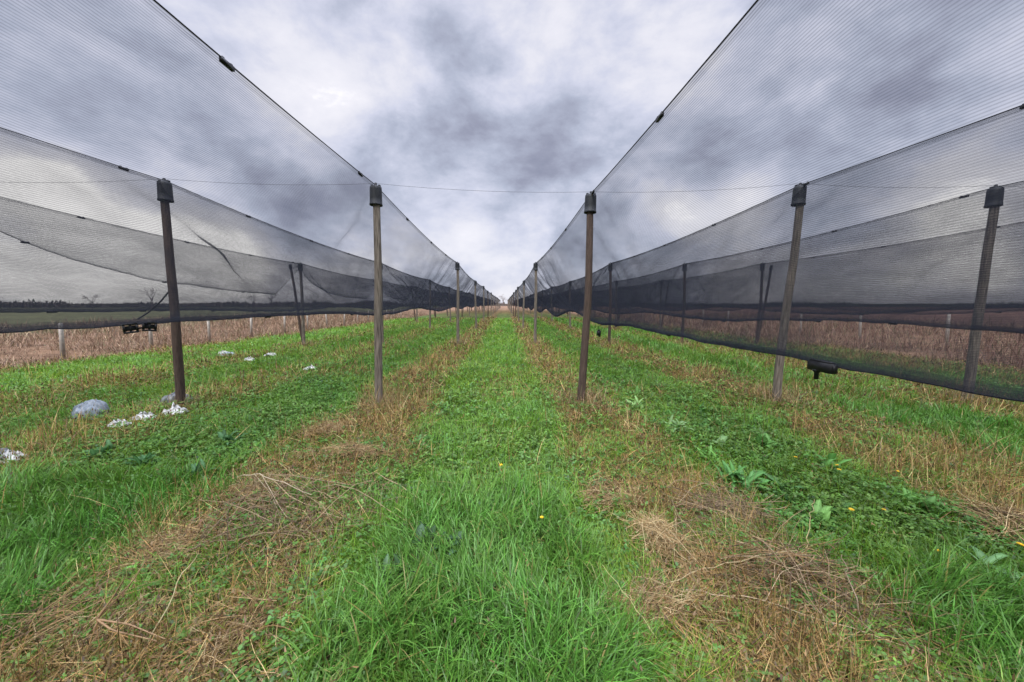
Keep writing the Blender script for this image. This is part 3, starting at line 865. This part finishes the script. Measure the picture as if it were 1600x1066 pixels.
# ------------------------------------------------------------------ twig heaps and dead stalks
def heap(name, loc, n, spread, hgt, lmin, lmax, rad, pal, seed, label, aim=None, aimw=.5, cat='twigs'):
    g_ = np.random.default_rng(seed); K = 6
    n = int(n * 1.6); rad = rad * .78
    a = g_.random(n) * 6.283
    if aim is not None:
        k = g_.random(n) < aimw; a[k] = aim + g_.normal(0, .35, k.sum()) + math.pi * (g_.random(k.sum()) < .5)
    L_ = lmin + (lmax - lmin) * g_.random(n) ** 1.6
    el = np.abs(g_.normal(.12, .22, n))
    nc = 7; cen = np.stack([g_.normal(0, spread[0] * .55, nc), g_.normal(0, spread[1] * .55, nc)], 1)[g_.integers(0, nc, n)]
    c = cen + np.stack([g_.normal(0, spread[0] * .28, n), g_.normal(0, spread[1] * .28, n)], 1)
    z0 = .62 * hgt * g_.random(n) * np.exp(-(c[:, 0] / spread[0]) ** 2 - (c[:, 1] / spread[1]) ** 2)
    t = np.linspace(-.5, .5, K)[None, :, None]
    D = np.stack([np.cos(a) * np.cos(el), np.sin(a) * np.cos(el), np.sin(el)], 1)[:, None, :]
    P = np.concatenate([c, z0[:, None]], 1)[:, None, :] + D * t * L_[:, None, None]
    cu = g_.normal(0, .07, (n, 1, 3)) * L_[:, None, None]
    P = P + cu * (1 - 4 * t * t) + g_.normal(0, .012, P.shape) * L_[:, None, None]
    gz0 = float(gz(*loc)); gl = gz(P[..., 0] + loc[0], P[..., 1] + loc[1]) - gz0
    P[..., 2] = np.maximum(P[..., 2], .004) + gl + (.055 if cat == 'straw' else .04)
    rr = rad * (.5 + .8 * g_.random(n))[:, None] * np.linspace(1.1, .45, K)[None]
    V, F = tubes(P, rr, 4)
    col = np.repeat((np.array(pal) * np.array([[1.0, .98, .85]]))[g_.integers(0, len(pal), n)] * (1 + g_.normal(0, .18, (n, 1))), K * 4, 0)
    o = mesh_np(name, V, F, M_DRY, col=np.clip(col, .01, .7)); o.location = (loc[0], loc[1], gz0)
    tag(o, label, cat)
    return o
GREY = [(.26, .19, .13), (.17, .12, .08), (.34, .26, .17), (.12, .085, .06)]
TAN = [(.46, .34, .19), (.36, .25, .13), (.28, .18, .09), (.50, .40, .25)]
RED = [(.16, .10, .055), (.23, .15, .08), (.33, .235, .135), (.09, .06, .04)]
heap('twig_heap', (-1.78, 2.9), 150, (.5, .42), .14, .25, 1.0, .0042, GREY, 1, 'grey brown twig heap on the left dry strip, with long fanned twigs', 2.5, .55)
heap('twig_heap', (1.72, 2.75), 150, (.42, .25), .16, .2, .7, .0040, GREY, 2, 'tangled grey straw heap on the right dry strip before the dock plant', 2.6, .4)
heap('twig_heap', (1.62, 1.95), 230, (.45, .32), .22, .15, .8, .0036, RED + GREY, 3, 'brown dead stalk tangle at lower right beside the coarse grass', .3, .3)
heap('twig_heap', (1.95, 1.62), 120, (.3, .3), .10, .15, .6, .0034, RED + GREY, 4, 'reddish stalk tangle at the bottom right under the coarse grass', -.8, .5)
heap('twig_heap', (-1.2, 1.68), 200, (.36, .22), .10, .1, .45, .0030, RED + TAN, 5, 'reddish brown stalk tangle at the bottom left of the centre grass', .2, .3)
heap('twig_heap', (-2.3, 1.72), 150, (.25, .25), .14, .15, .5, .0034, TAN + RED, 6, 'tan dead stalk tangle in the bottom left corner', 1.4, .4)
heap('straw_clump', (-1.72, 3.95), 420, (.34, .26), .07, .1, .4, .0028, TAN + TAN + RED, 7, 'pale straw mat on the left dry strip behind the twig heap', 2.8, .5, 'straw')
heap('straw_clump', (-2.28, 4.6), 380, (.34, .26), .08, .1, .35, .0028, TAN + TAN + RED, 8, 'orange tan straw mat farther along the left dry strip', 2.8, .5, 'straw')
heap('straw_clump', (-2.2, 3.25), 260, (.22, .3), .06, .1, .35, .0028, TAN + TAN + RED, 9, 'straw mat on the outer edge of the left strip beside the twig heap', 2.2, .5, 'straw')
heap('straw_clump', (-2.2, 2.3), 260, (.2, .16), .08, .08, .3, .0026, TAN + TAN + RED, 10, 'tan straw tuft between long left grass and the left dry strip', .5, .3, 'straw')
heap('straw_clump', (.82, 3.0), 260, (.3, .2), .08, .08, .3, .0026, TAN + TAN + RED, 11, 'orange straw tuft on the inner edge of the right strip', .5, .3, 'straw')
heap('straw_clump', (1.05, 2.3), 320, (.18, .25), .22, .1, .35, .0024, TAN, 12, 'upright golden straw clump on the right dry strip', 1.4, .3, 'straw')
heap('straw_clump', (.88, 1.85), 240, (.16, .14), .14, .1, .4, .0026, TAN + TAN + RED, 13, 'tan straw knot beside the centre grass at lower right', .2, .3, 'straw')
heap('straw_clump', (3.75, 2.55), 200, (.35, .22), .12, .2, .7, .0032, TAN + RED, 14, 'pinkish straw burst at the right picture edge', .8, .5, 'straw')

def stalk(pts, r0, r1, color, label, branches=()):
    gz0 = float(gz(pts[0][0], pts[0][1])); o0 = np.array([pts[0][0], pts[0][1], gz0])
    P = np.array(pts, dtype=float); tt = np.linspace(0, len(P) - 1, 12)
    Q = np.stack([np.interp(tt, np.arange(len(P)), P[:, j]) for j in range(3)], 1); Q[:, 2] += gz0
    Q[1:-1] += rng.normal(0, .006, (10, 3))
    r0, r1 = r0 * .6, r1 * .55
    V, F = tubes((Q - o0)[None], np.linspace(r0, r1, 12)[None], 6); Vs, Fs, n0 = [V], [F], len(V)
    for b in branches:
        B = np.array(b, dtype=float); tb = np.linspace(0, len(B) - 1, 12)
        B = np.stack([np.interp(tb, np.arange(len(B)), B[:, j]) for j in range(3)], 1); B[:, 2] += gz0
        V, F = tubes((B - o0)[None], np.linspace(r1 * 1.1, r1 * .5, 12)[None], 5)
        Vs.append(V); Fs.append(F + n0); n0 += len(V)
    V = np.concatenate(Vs); col = np.tile(np.array(color), (len(V), 1)) * (1 + rng.normal(0, .08, (len(V), 1)))
    o = mesh_np('dead_stalk', V, np.concatenate(Fs), M_DRY, col=np.clip(col, .01, .7)); o.location = o0
    tag(o, label, 'stalk')
stalk([(-1.72, 1.58, .0), (-1.66, 1.66, .14), (-1.66, 1.78, .28), (-1.62, 1.86, .36)], .006, .003, (.42, .36, .19), 'long bent pale stalk rising at the lower left', [])
stalk([(-1.93, 1.62, .0), (-1.95, 1.66, .17)], .010, .008, (.30, .19, .10), 'broken tan stalk at lower left, split into a fork of dry shoots',
      [[(-1.95, 1.66, .16), (-1.86, 1.75, .28), (-1.83, 1.8, .36)], [(-1.95, 1.66, .16), (-1.84, 1.62, .14), (-1.62, 1.60, .10)], [(-1.95, 1.66, .16), (-1.9, 1.7, .25), (-1.86, 1.72, .33)], [(-1.95, 1.66, .16), (-1.78, 1.64, .15), (-1.6, 1.62, .09)]])
stalk([(-2.42, 3.25, .1), (-2.1, 3.1, .2), (-1.55, 2.85, .14)], .009, .004, (.44, .36, .24), 'thick pale twig lying over the left twig heap', [[(-2.2, 3.15, .18), (-1.9, 2.9, .12), (-1.55, 2.5, .05)], [(-2.1, 3.1, .19), (-1.7, 2.7, .1), (-1.4, 2.45, .03)]])
stalk([(.85, 1.92, .08), (1.25, 2.0, .16), (1.75, 2.05, .2)], .005, .003, (.45, .36, .20), 'pale stem lying level across the brown stalk tangle')
stalk([(1.0, 1.88, .08), (1.35, 1.75, .12), (1.85, 1.52, .08)], .006, .003, (.42, .32, .20), 'pale stem slanting down across the lower right tangle', [[(1.35, 1.75, .12), (1.5, 1.85, .2), (1.68, 1.9, .22)]])
stalk([(1.78, 1.6, .0), (1.77, 1.75, .24), (1.76, 1.78, .36)], .005, .003, (.34, .26, .18), 'upright thin stalk in the lower right tangle')
stalk([(.80, 1.5, .0), (.68, 1.7, .12), (.55, 1.95, .2)], .005, .0025, (.36, .34, .14), 'slanting yellowish stem at the right edge of the centre grass')
stalk([(1.98, 2.25, .05), (2.08, 2.35, .2), (2.16, 2.42, .3)], .006, .003, (.36, .30, .14), 'short tan stalk sticking up behind the brown tangle')
stalk([(3.85, 3.6, .05), (3.9, 3.65, .22), (3.98, 3.7, .3)], .006, .003, (.42, .30, .2), 'short pink tan stalk standing left of the second right dry strip')

# ------------------------------------------------------------------ far country
def band(n, xf, yf, h0, h1, seed, pal, wid):
    g_ = np.random.default_rng(seed)
    t = g_.random(n); x = xf(t, g_); y = yf(t, g_)
    hh = (h0 * .4 + (h1 * 1.25 - h0 * .4) * fbm(t * 75, 0 * t, seed, 5) ** 2.6) * .8
    z = hh * g_.random(n) ** .8
    P = np.stack([x, y, z - .3], 1)
    c = np.array(pal)[g_.integers(0, len(pal), n)] * (1 + g_.normal(0, .2, (n, 1)))
    return blades(P, .7 + 1.0 * g_.random(n), wid * (.6 + .8 * g_.random(n)), g_.random(n) * 6.283, np.abs(g_.normal(.2, .4, n)), g_.normal(.1, .3, n), 2, np.clip(c, .01, .4))
V, F, C = join([
    band(26000, lambda t, g_: -60 - 420 * t, lambda t, g_: 215 - 110 * t + g_.normal(0, 5, len(t)), 2.0, 5.6, 3, [(.075, .06, .05), (.055, .055, .04), (.10, .08, .065)], .55),
    band(24000, lambda t, g_: 40 + 460 * t, lambda t, g_: 235 - 120 * t + g_.normal(0, 5, len(t)), 1.6, 4.4, 4, [(.035, .05, .035), (.05, .045, .038), (.045, .065, .04)], .55),
    band(9000, lambda t, g_: -62 + 104 * t, lambda t, g_: 300 + g_.normal(0, 6, len(t)), 1.5, 5.0, 8, [(.16, .13, .12), (.13, .12, .10), (.19, .15, .13)], .6)])
o = mesh_np('distant_woods', V, F, M_DRY, col=C)
tag(o, 'dark line of bare scrub and woods along the horizon', 'woods', kind='stuff')

def bare_tree(loc, h, seed, label, col=(.075, .058, .05)):
    g_ = np.random.default_rng(seed); lim, tr = [], None
    root = empty('bare_tree', (loc[0], loc[1], 0))
    def pl(p, d, L, r):
        pts = [p]; rr = [r]
        for k in range(4):
            d = d + g_.normal(0, .13, 3); d /= np.linalg.norm(d); p = p + d * L / 4; pts.append(p); rr.append(r * (1 - .17 * (k + 1)))
        return np.array(pts), np.array(rr)
    P0, r0 = pl(np.array([0, 0, -.2]), np.array([0, 0, 1.]), h * .4, h * .035)
    V, F = tubes(P0[None], r0[None], 8); mesh_np('trunk', V, F, M_DRY, root, col=np.tile(col, (len(V), 1)))
    out_P, out_r = [], []
    def grow(p, d, L, r, lev):
        P, rr = pl(p, d, L, r); out_P.append(P); out_r.append(rr)
        if lev >= 4: return
        for k in range(3 if lev else 4):
            j = g_.integers(2, 5); nd = (P[4] - P[0]) / L + g_.normal(0, .55, 3) + np.array([0, 0, .15])
            grow(P[j], nd / np.linalg.norm(nd), L * .68, max(rr[j] * .6, .03), lev + 1)
    for k in range(4):
        nd = np.array([math.cos(k * 1.6) * .6, math.sin(k * 1.6) * .6, .9]); grow(P0[3 if k % 2 else 4], nd / np.linalg.norm(nd), h * .3, h * .02, 1)
    V, F = tubes(np.array(out_P), np.array(out_r), 4)
    mesh_np('crown', V, F, M_DRY, root, col=np.tile(np.array(col) * 1.1, (len(V), 1)))
    tag(root, label, 'tree', 'bare trees on the horizon')
bare_tree((-140, 150), 9.0, 1, 'purplish bare tree on the horizon just left of the crooked post', (.13, .09, .09))
bare_tree((-152, 140), 6.5, 2, 'lower bare tree on the horizon, nearest neighbour of the purplish one')
bare_tree((-185, 138), 8.0, 3, 'bare tree on the horizon far left of the crooked post')
bare_tree((-102, 165), 8.5, 4, 'bare tree on the horizon left of the leaning left post')
bare_tree((-112, 168), 6.5, 5, 'smaller bare tree on the horizon between crooked post and leaning post')
bare_tree((-90, 175), 7.5, 6, 'bare tree on the horizon just behind the leaning left post')
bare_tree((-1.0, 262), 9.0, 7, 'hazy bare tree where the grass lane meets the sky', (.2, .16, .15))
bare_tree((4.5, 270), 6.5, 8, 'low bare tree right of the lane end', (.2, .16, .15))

# ------------------------------------------------------------------ sky, sun
wd = bpy.data.worlds.new('World'); sc.world = wd; wd.use_nodes = True
nt = wd.node_tree; nt.nodes.clear()
wo = nt.nodes.new('ShaderNodeOutputWorld'); bg = nt.nodes.new('ShaderNodeBackground'); bg.inputs['Strength'].default_value = .1
SUN_EL, SUN_AZ = R(48), R(200)       # azimuth clockwise from +Y
sky = nt.nodes.new('ShaderNodeTexSky'); sky.sky_type = 'NISHITA'; sky.sun_disc = False
sky.sun_elevation = SUN_EL; sky.sun_rotation = SUN_AZ
tc = nt.nodes.new('ShaderNodeTexCoord'); sp_ = nt.nodes.new('ShaderNodeSeparateXYZ'); nt.links.new(tc.outputs['Generated'], sp_.inputs[0])
dx, dy, dz = sp_.outputs
den = mathn(nt, 'ADD', mathn(nt, 'MAXIMUM', dz, 0.0), .55)
cb = nt.nodes.new('ShaderNodeCombineXYZ')
nt.links.new(mathn(nt, 'DIVIDE', dx, den), cb.inputs[0]); nt.links.new(mathn(nt, 'DIVIDE', dy, den), cb.inputs[1])
cb3 = nt.nodes.new('ShaderNodeVectorMath'); cb3.operation = 'MULTIPLY'; nt.links.new(tc.outputs['Generated'], cb3.inputs[0]); cb3.inputs[1].default_value = (1, 1, 1.7)
def wn(src, scale, detail, rough, dist, offs):
    mp = nt.nodes.new('ShaderNodeMapping'); mp.inputs['Location'].default_value = offs; nt.links.new(src, mp.inputs['Vector'])
    n_ = nt.nodes.new('ShaderNodeTexNoise'); n_.inputs['Scale'].default_value = scale; n_.inputs['Detail'].default_value = detail
    n_.inputs['Roughness'].default_value = rough; n_.inputs['Distortion'].default_value = dist
    nt.links.new(mp.outputs[0], n_.inputs['Vector']); return n_.outputs['Fac']
big = wn(cb3.outputs[0], 3.0, 9, .58, .25, (3.1, 1.7, .4)); fine = wn(cb3.outputs[0], 8.0, 9, .6, .2, (7.3, 2.1, 1.0)); lay = wn(cb.outputs[0], 2.4, 8, .55, .3, (1.3, 5.1, 0))
val = mathn(nt, 'MULTIPLY_ADD', fine, .36, mathn(nt, 'MULTIPLY_ADD', big, .74, .052))
val = mathn(nt, 'MULTIPLY_ADD', lay, .08, mathn(nt, 'SUBTRACT', val, .04))
BLOBS = [(-1, 4, 8, .16), (-5, 9, 5, .12), (3, 11, 5, .07), (-47.0, 4.5, 9.0, 0.24), (-57.0, 6.0, 9.0, 0.24), (-36.0, 3.5, 8.0, .22), (-24, 3, 7, .12), (50, 5, 9, .14), (36, 4, 8, .08), (0.0, 33.0, 9.0, .05), (26.0, 31.6, 5.4, 0.22), (-20.1, 29.9, 5.8, 0.12), (-30.4, 28.9, 6.3, 0.12), (-28.4, 23.0, 5.2, 0.08), (-12.6, 29.4, 2.1, 0.1), (-8.9, 33.1, 4.0, -0.14), (-4.1, 24.8, 5.1, -0.16), (-6.3, 29.6, 3.2, -0.1), (6.2, 24.1, 6.4, -0.08), (1.1, 29.8, 4.4, -0.02), (19.1, 27.9, 6.3, 0.06), (8.4, 34.5, 3.9, 0.02), (-15.5, 20.3, 5.5, 0.05), (-8.4, 15.1, 7.0, -0.06), (4.0, 15.3, 7.1, -0.06), (13.4, 13.3, 5.3, -0.08), (-5.2, 9.5, 4.2, 0.22), (-14.1, 8.3, 5.4, 0.16), (0.1, 4.3, 5.8, 0.12), (7.9, 8.1, 4.7, -0.02), (5.9, 11.7, 3.7, 0.1), (-24.2, 10.7, 7.2, -0.14), (-30.8, 11.6, 5.0, -0.1), (-48.0, 10.8, 2.9, 0.22), (-49.9, 10.9, 2.7, 0.1), (-35.0, 7.0, 3.5, 0.25), (-40.2, 7.9, 3.1, 0.2), (-44.1, 9.7, 2.2, 0.1), (-37.2, 10.7, 2.6, -0.05), (-48.1, 14.2, 4.7, -0.12), (-41.0, 18.4, 6.5, -0.03), (-49.0, 21.6, 6.2, 0.05), (-45.6, 19.3, 4.3, -0.06), (28.3, 17.9, 5.1, -0.14), (22.7, 19.7, 4.5, -0.06), (32.2, 13.2, 3.2, 0.18), (25.5, 12.4, 3.2, 0.16), (22.1, 15.2, 3.2, 0.06), (34.3, 21.9, 5.6, -0.06), (45.3, 22.3, 5.8, -0.08), (40.0, 25.1, 4.2, 0.0), (50.2, 23.4, 4.1, 0.06), (51.5, 18.0, 3.9, 0.05), (50.7, 8.9, 3.4, 0.16), (43.8, 10.7, 4.6, -0.08), (35.0, 11.3, 4.2, -0.05), (42.6, 4.7, 4.4, -0.1), (53.4, 3.2, 2.8, 0.14), (34.1, 3.6, 4.5, 0.08), (-50.5, 3.3, 4.3, 0.05), (-44.6, 3.0, 4.5, 0.1), (46.9, 13.9, 4.1, 0.08)]
for az, el, wdt, amt in BLOBS:
    amt = amt * (.75 if amt < 0 else (1.25 if el < 16 and abs(az) > 15 else .55))
    d = (math.sin(R(az)) * math.cos(R(el)), math.cos(R(az)) * math.cos(R(el)), math.sin(R(el)))
    vm = nt.nodes.new('ShaderNodeVectorMath'); vm.operation = 'DOT_PRODUCT'
    nm = nt.nodes.new('ShaderNodeVectorMath'); nm.operation = 'NORMALIZE'; nt.links.new(tc.outputs['Generated'], nm.inputs[0])
    nt.links.new(nm.outputs[0], vm.inputs[0]); vm.inputs[1].default_value = d
    e = mathn(nt, 'EXPONENT', mathn(nt, 'MULTIPLY', mathn(nt, 'SUBTRACT', vm.outputs['Value'], 1.0), 2.0 / R(wdt) ** 2))
    val = mathn(nt, 'MULTIPLY_ADD', e, amt, val)
rp = nt.nodes.new('ShaderNodeValToRGB'); nt.links.new(val, rp.inputs[0])
el_ = rp.color_ramp.elements
el_[0].position = .34; el_[0].color = (.21, .225, .31, 1)
el_[1].position = .86; el_[1].color = (.83, .82, .88, 1)
for ps, cc in ((.46, (.30, .315, .41, 1)), (.57, (.435, .468, .585, 1)), (.67, (.60, .62, .745, 1)), (.76, (.74, .74, .82, 1)), (.99, (1.25, 1.22, 1.2, 1))):
    e_ = el_.new(ps); e_.color = cc
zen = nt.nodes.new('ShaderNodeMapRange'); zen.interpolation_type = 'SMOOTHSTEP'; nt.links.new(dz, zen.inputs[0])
zen.inputs[1].default_value = .66; zen.inputs[2].default_value = .95; zen.inputs[3].default_value = 5.6; zen.inputs[4].default_value = 58.0  # overhead sky, unseen above the view, boosted to light the grass
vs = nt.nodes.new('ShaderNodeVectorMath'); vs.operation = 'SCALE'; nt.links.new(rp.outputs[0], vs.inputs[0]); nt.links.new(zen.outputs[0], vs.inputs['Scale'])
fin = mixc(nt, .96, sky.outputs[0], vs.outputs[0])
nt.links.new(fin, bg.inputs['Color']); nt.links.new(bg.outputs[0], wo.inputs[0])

sl = bpy.data.lights.new('sun', 'SUN'); sl.energy = 1.5; sl.angle = R(18); sl.color = (1, .97, .92)
so = bpy.data.objects.new('sun', sl); link(so)
sd = (math.sin(SUN_AZ) * math.cos(SUN_EL), math.cos(SUN_AZ) * math.cos(SUN_EL), math.sin(SUN_EL))
from mathutils import Vector
so.rotation_euler = Vector(sd).to_track_quat('Z', 'Y').to_euler(); so.location = (0, -10, 20)

# ------------------------------------------------------------------ camera
cam = bpy.data.cameras.new('camera'); co = bpy.data.objects.new('camera', cam); link(co)
cam.sensor_width = 36; cam.lens = 36 * 578 / 1600; cam.clip_start = .05; cam.clip_end = 6000
co.location = (0, 0, 1.7); co.rotation_euler = (R(90) - math.atan(58.5 / 578), 0, -math.atan(11 / 578))
sc.camera = co
sc.view_settings.view_transform = 'Standard'; sc.view_settings.look = 'None'; sc.view_settings.gamma = 1; sc.view_settings.exposure = 1.0
sc.cycles.transparent_max_bounces = 48; sc.cycles.max_bounces = 6; sc.cycles.diffuse_bounces = 3
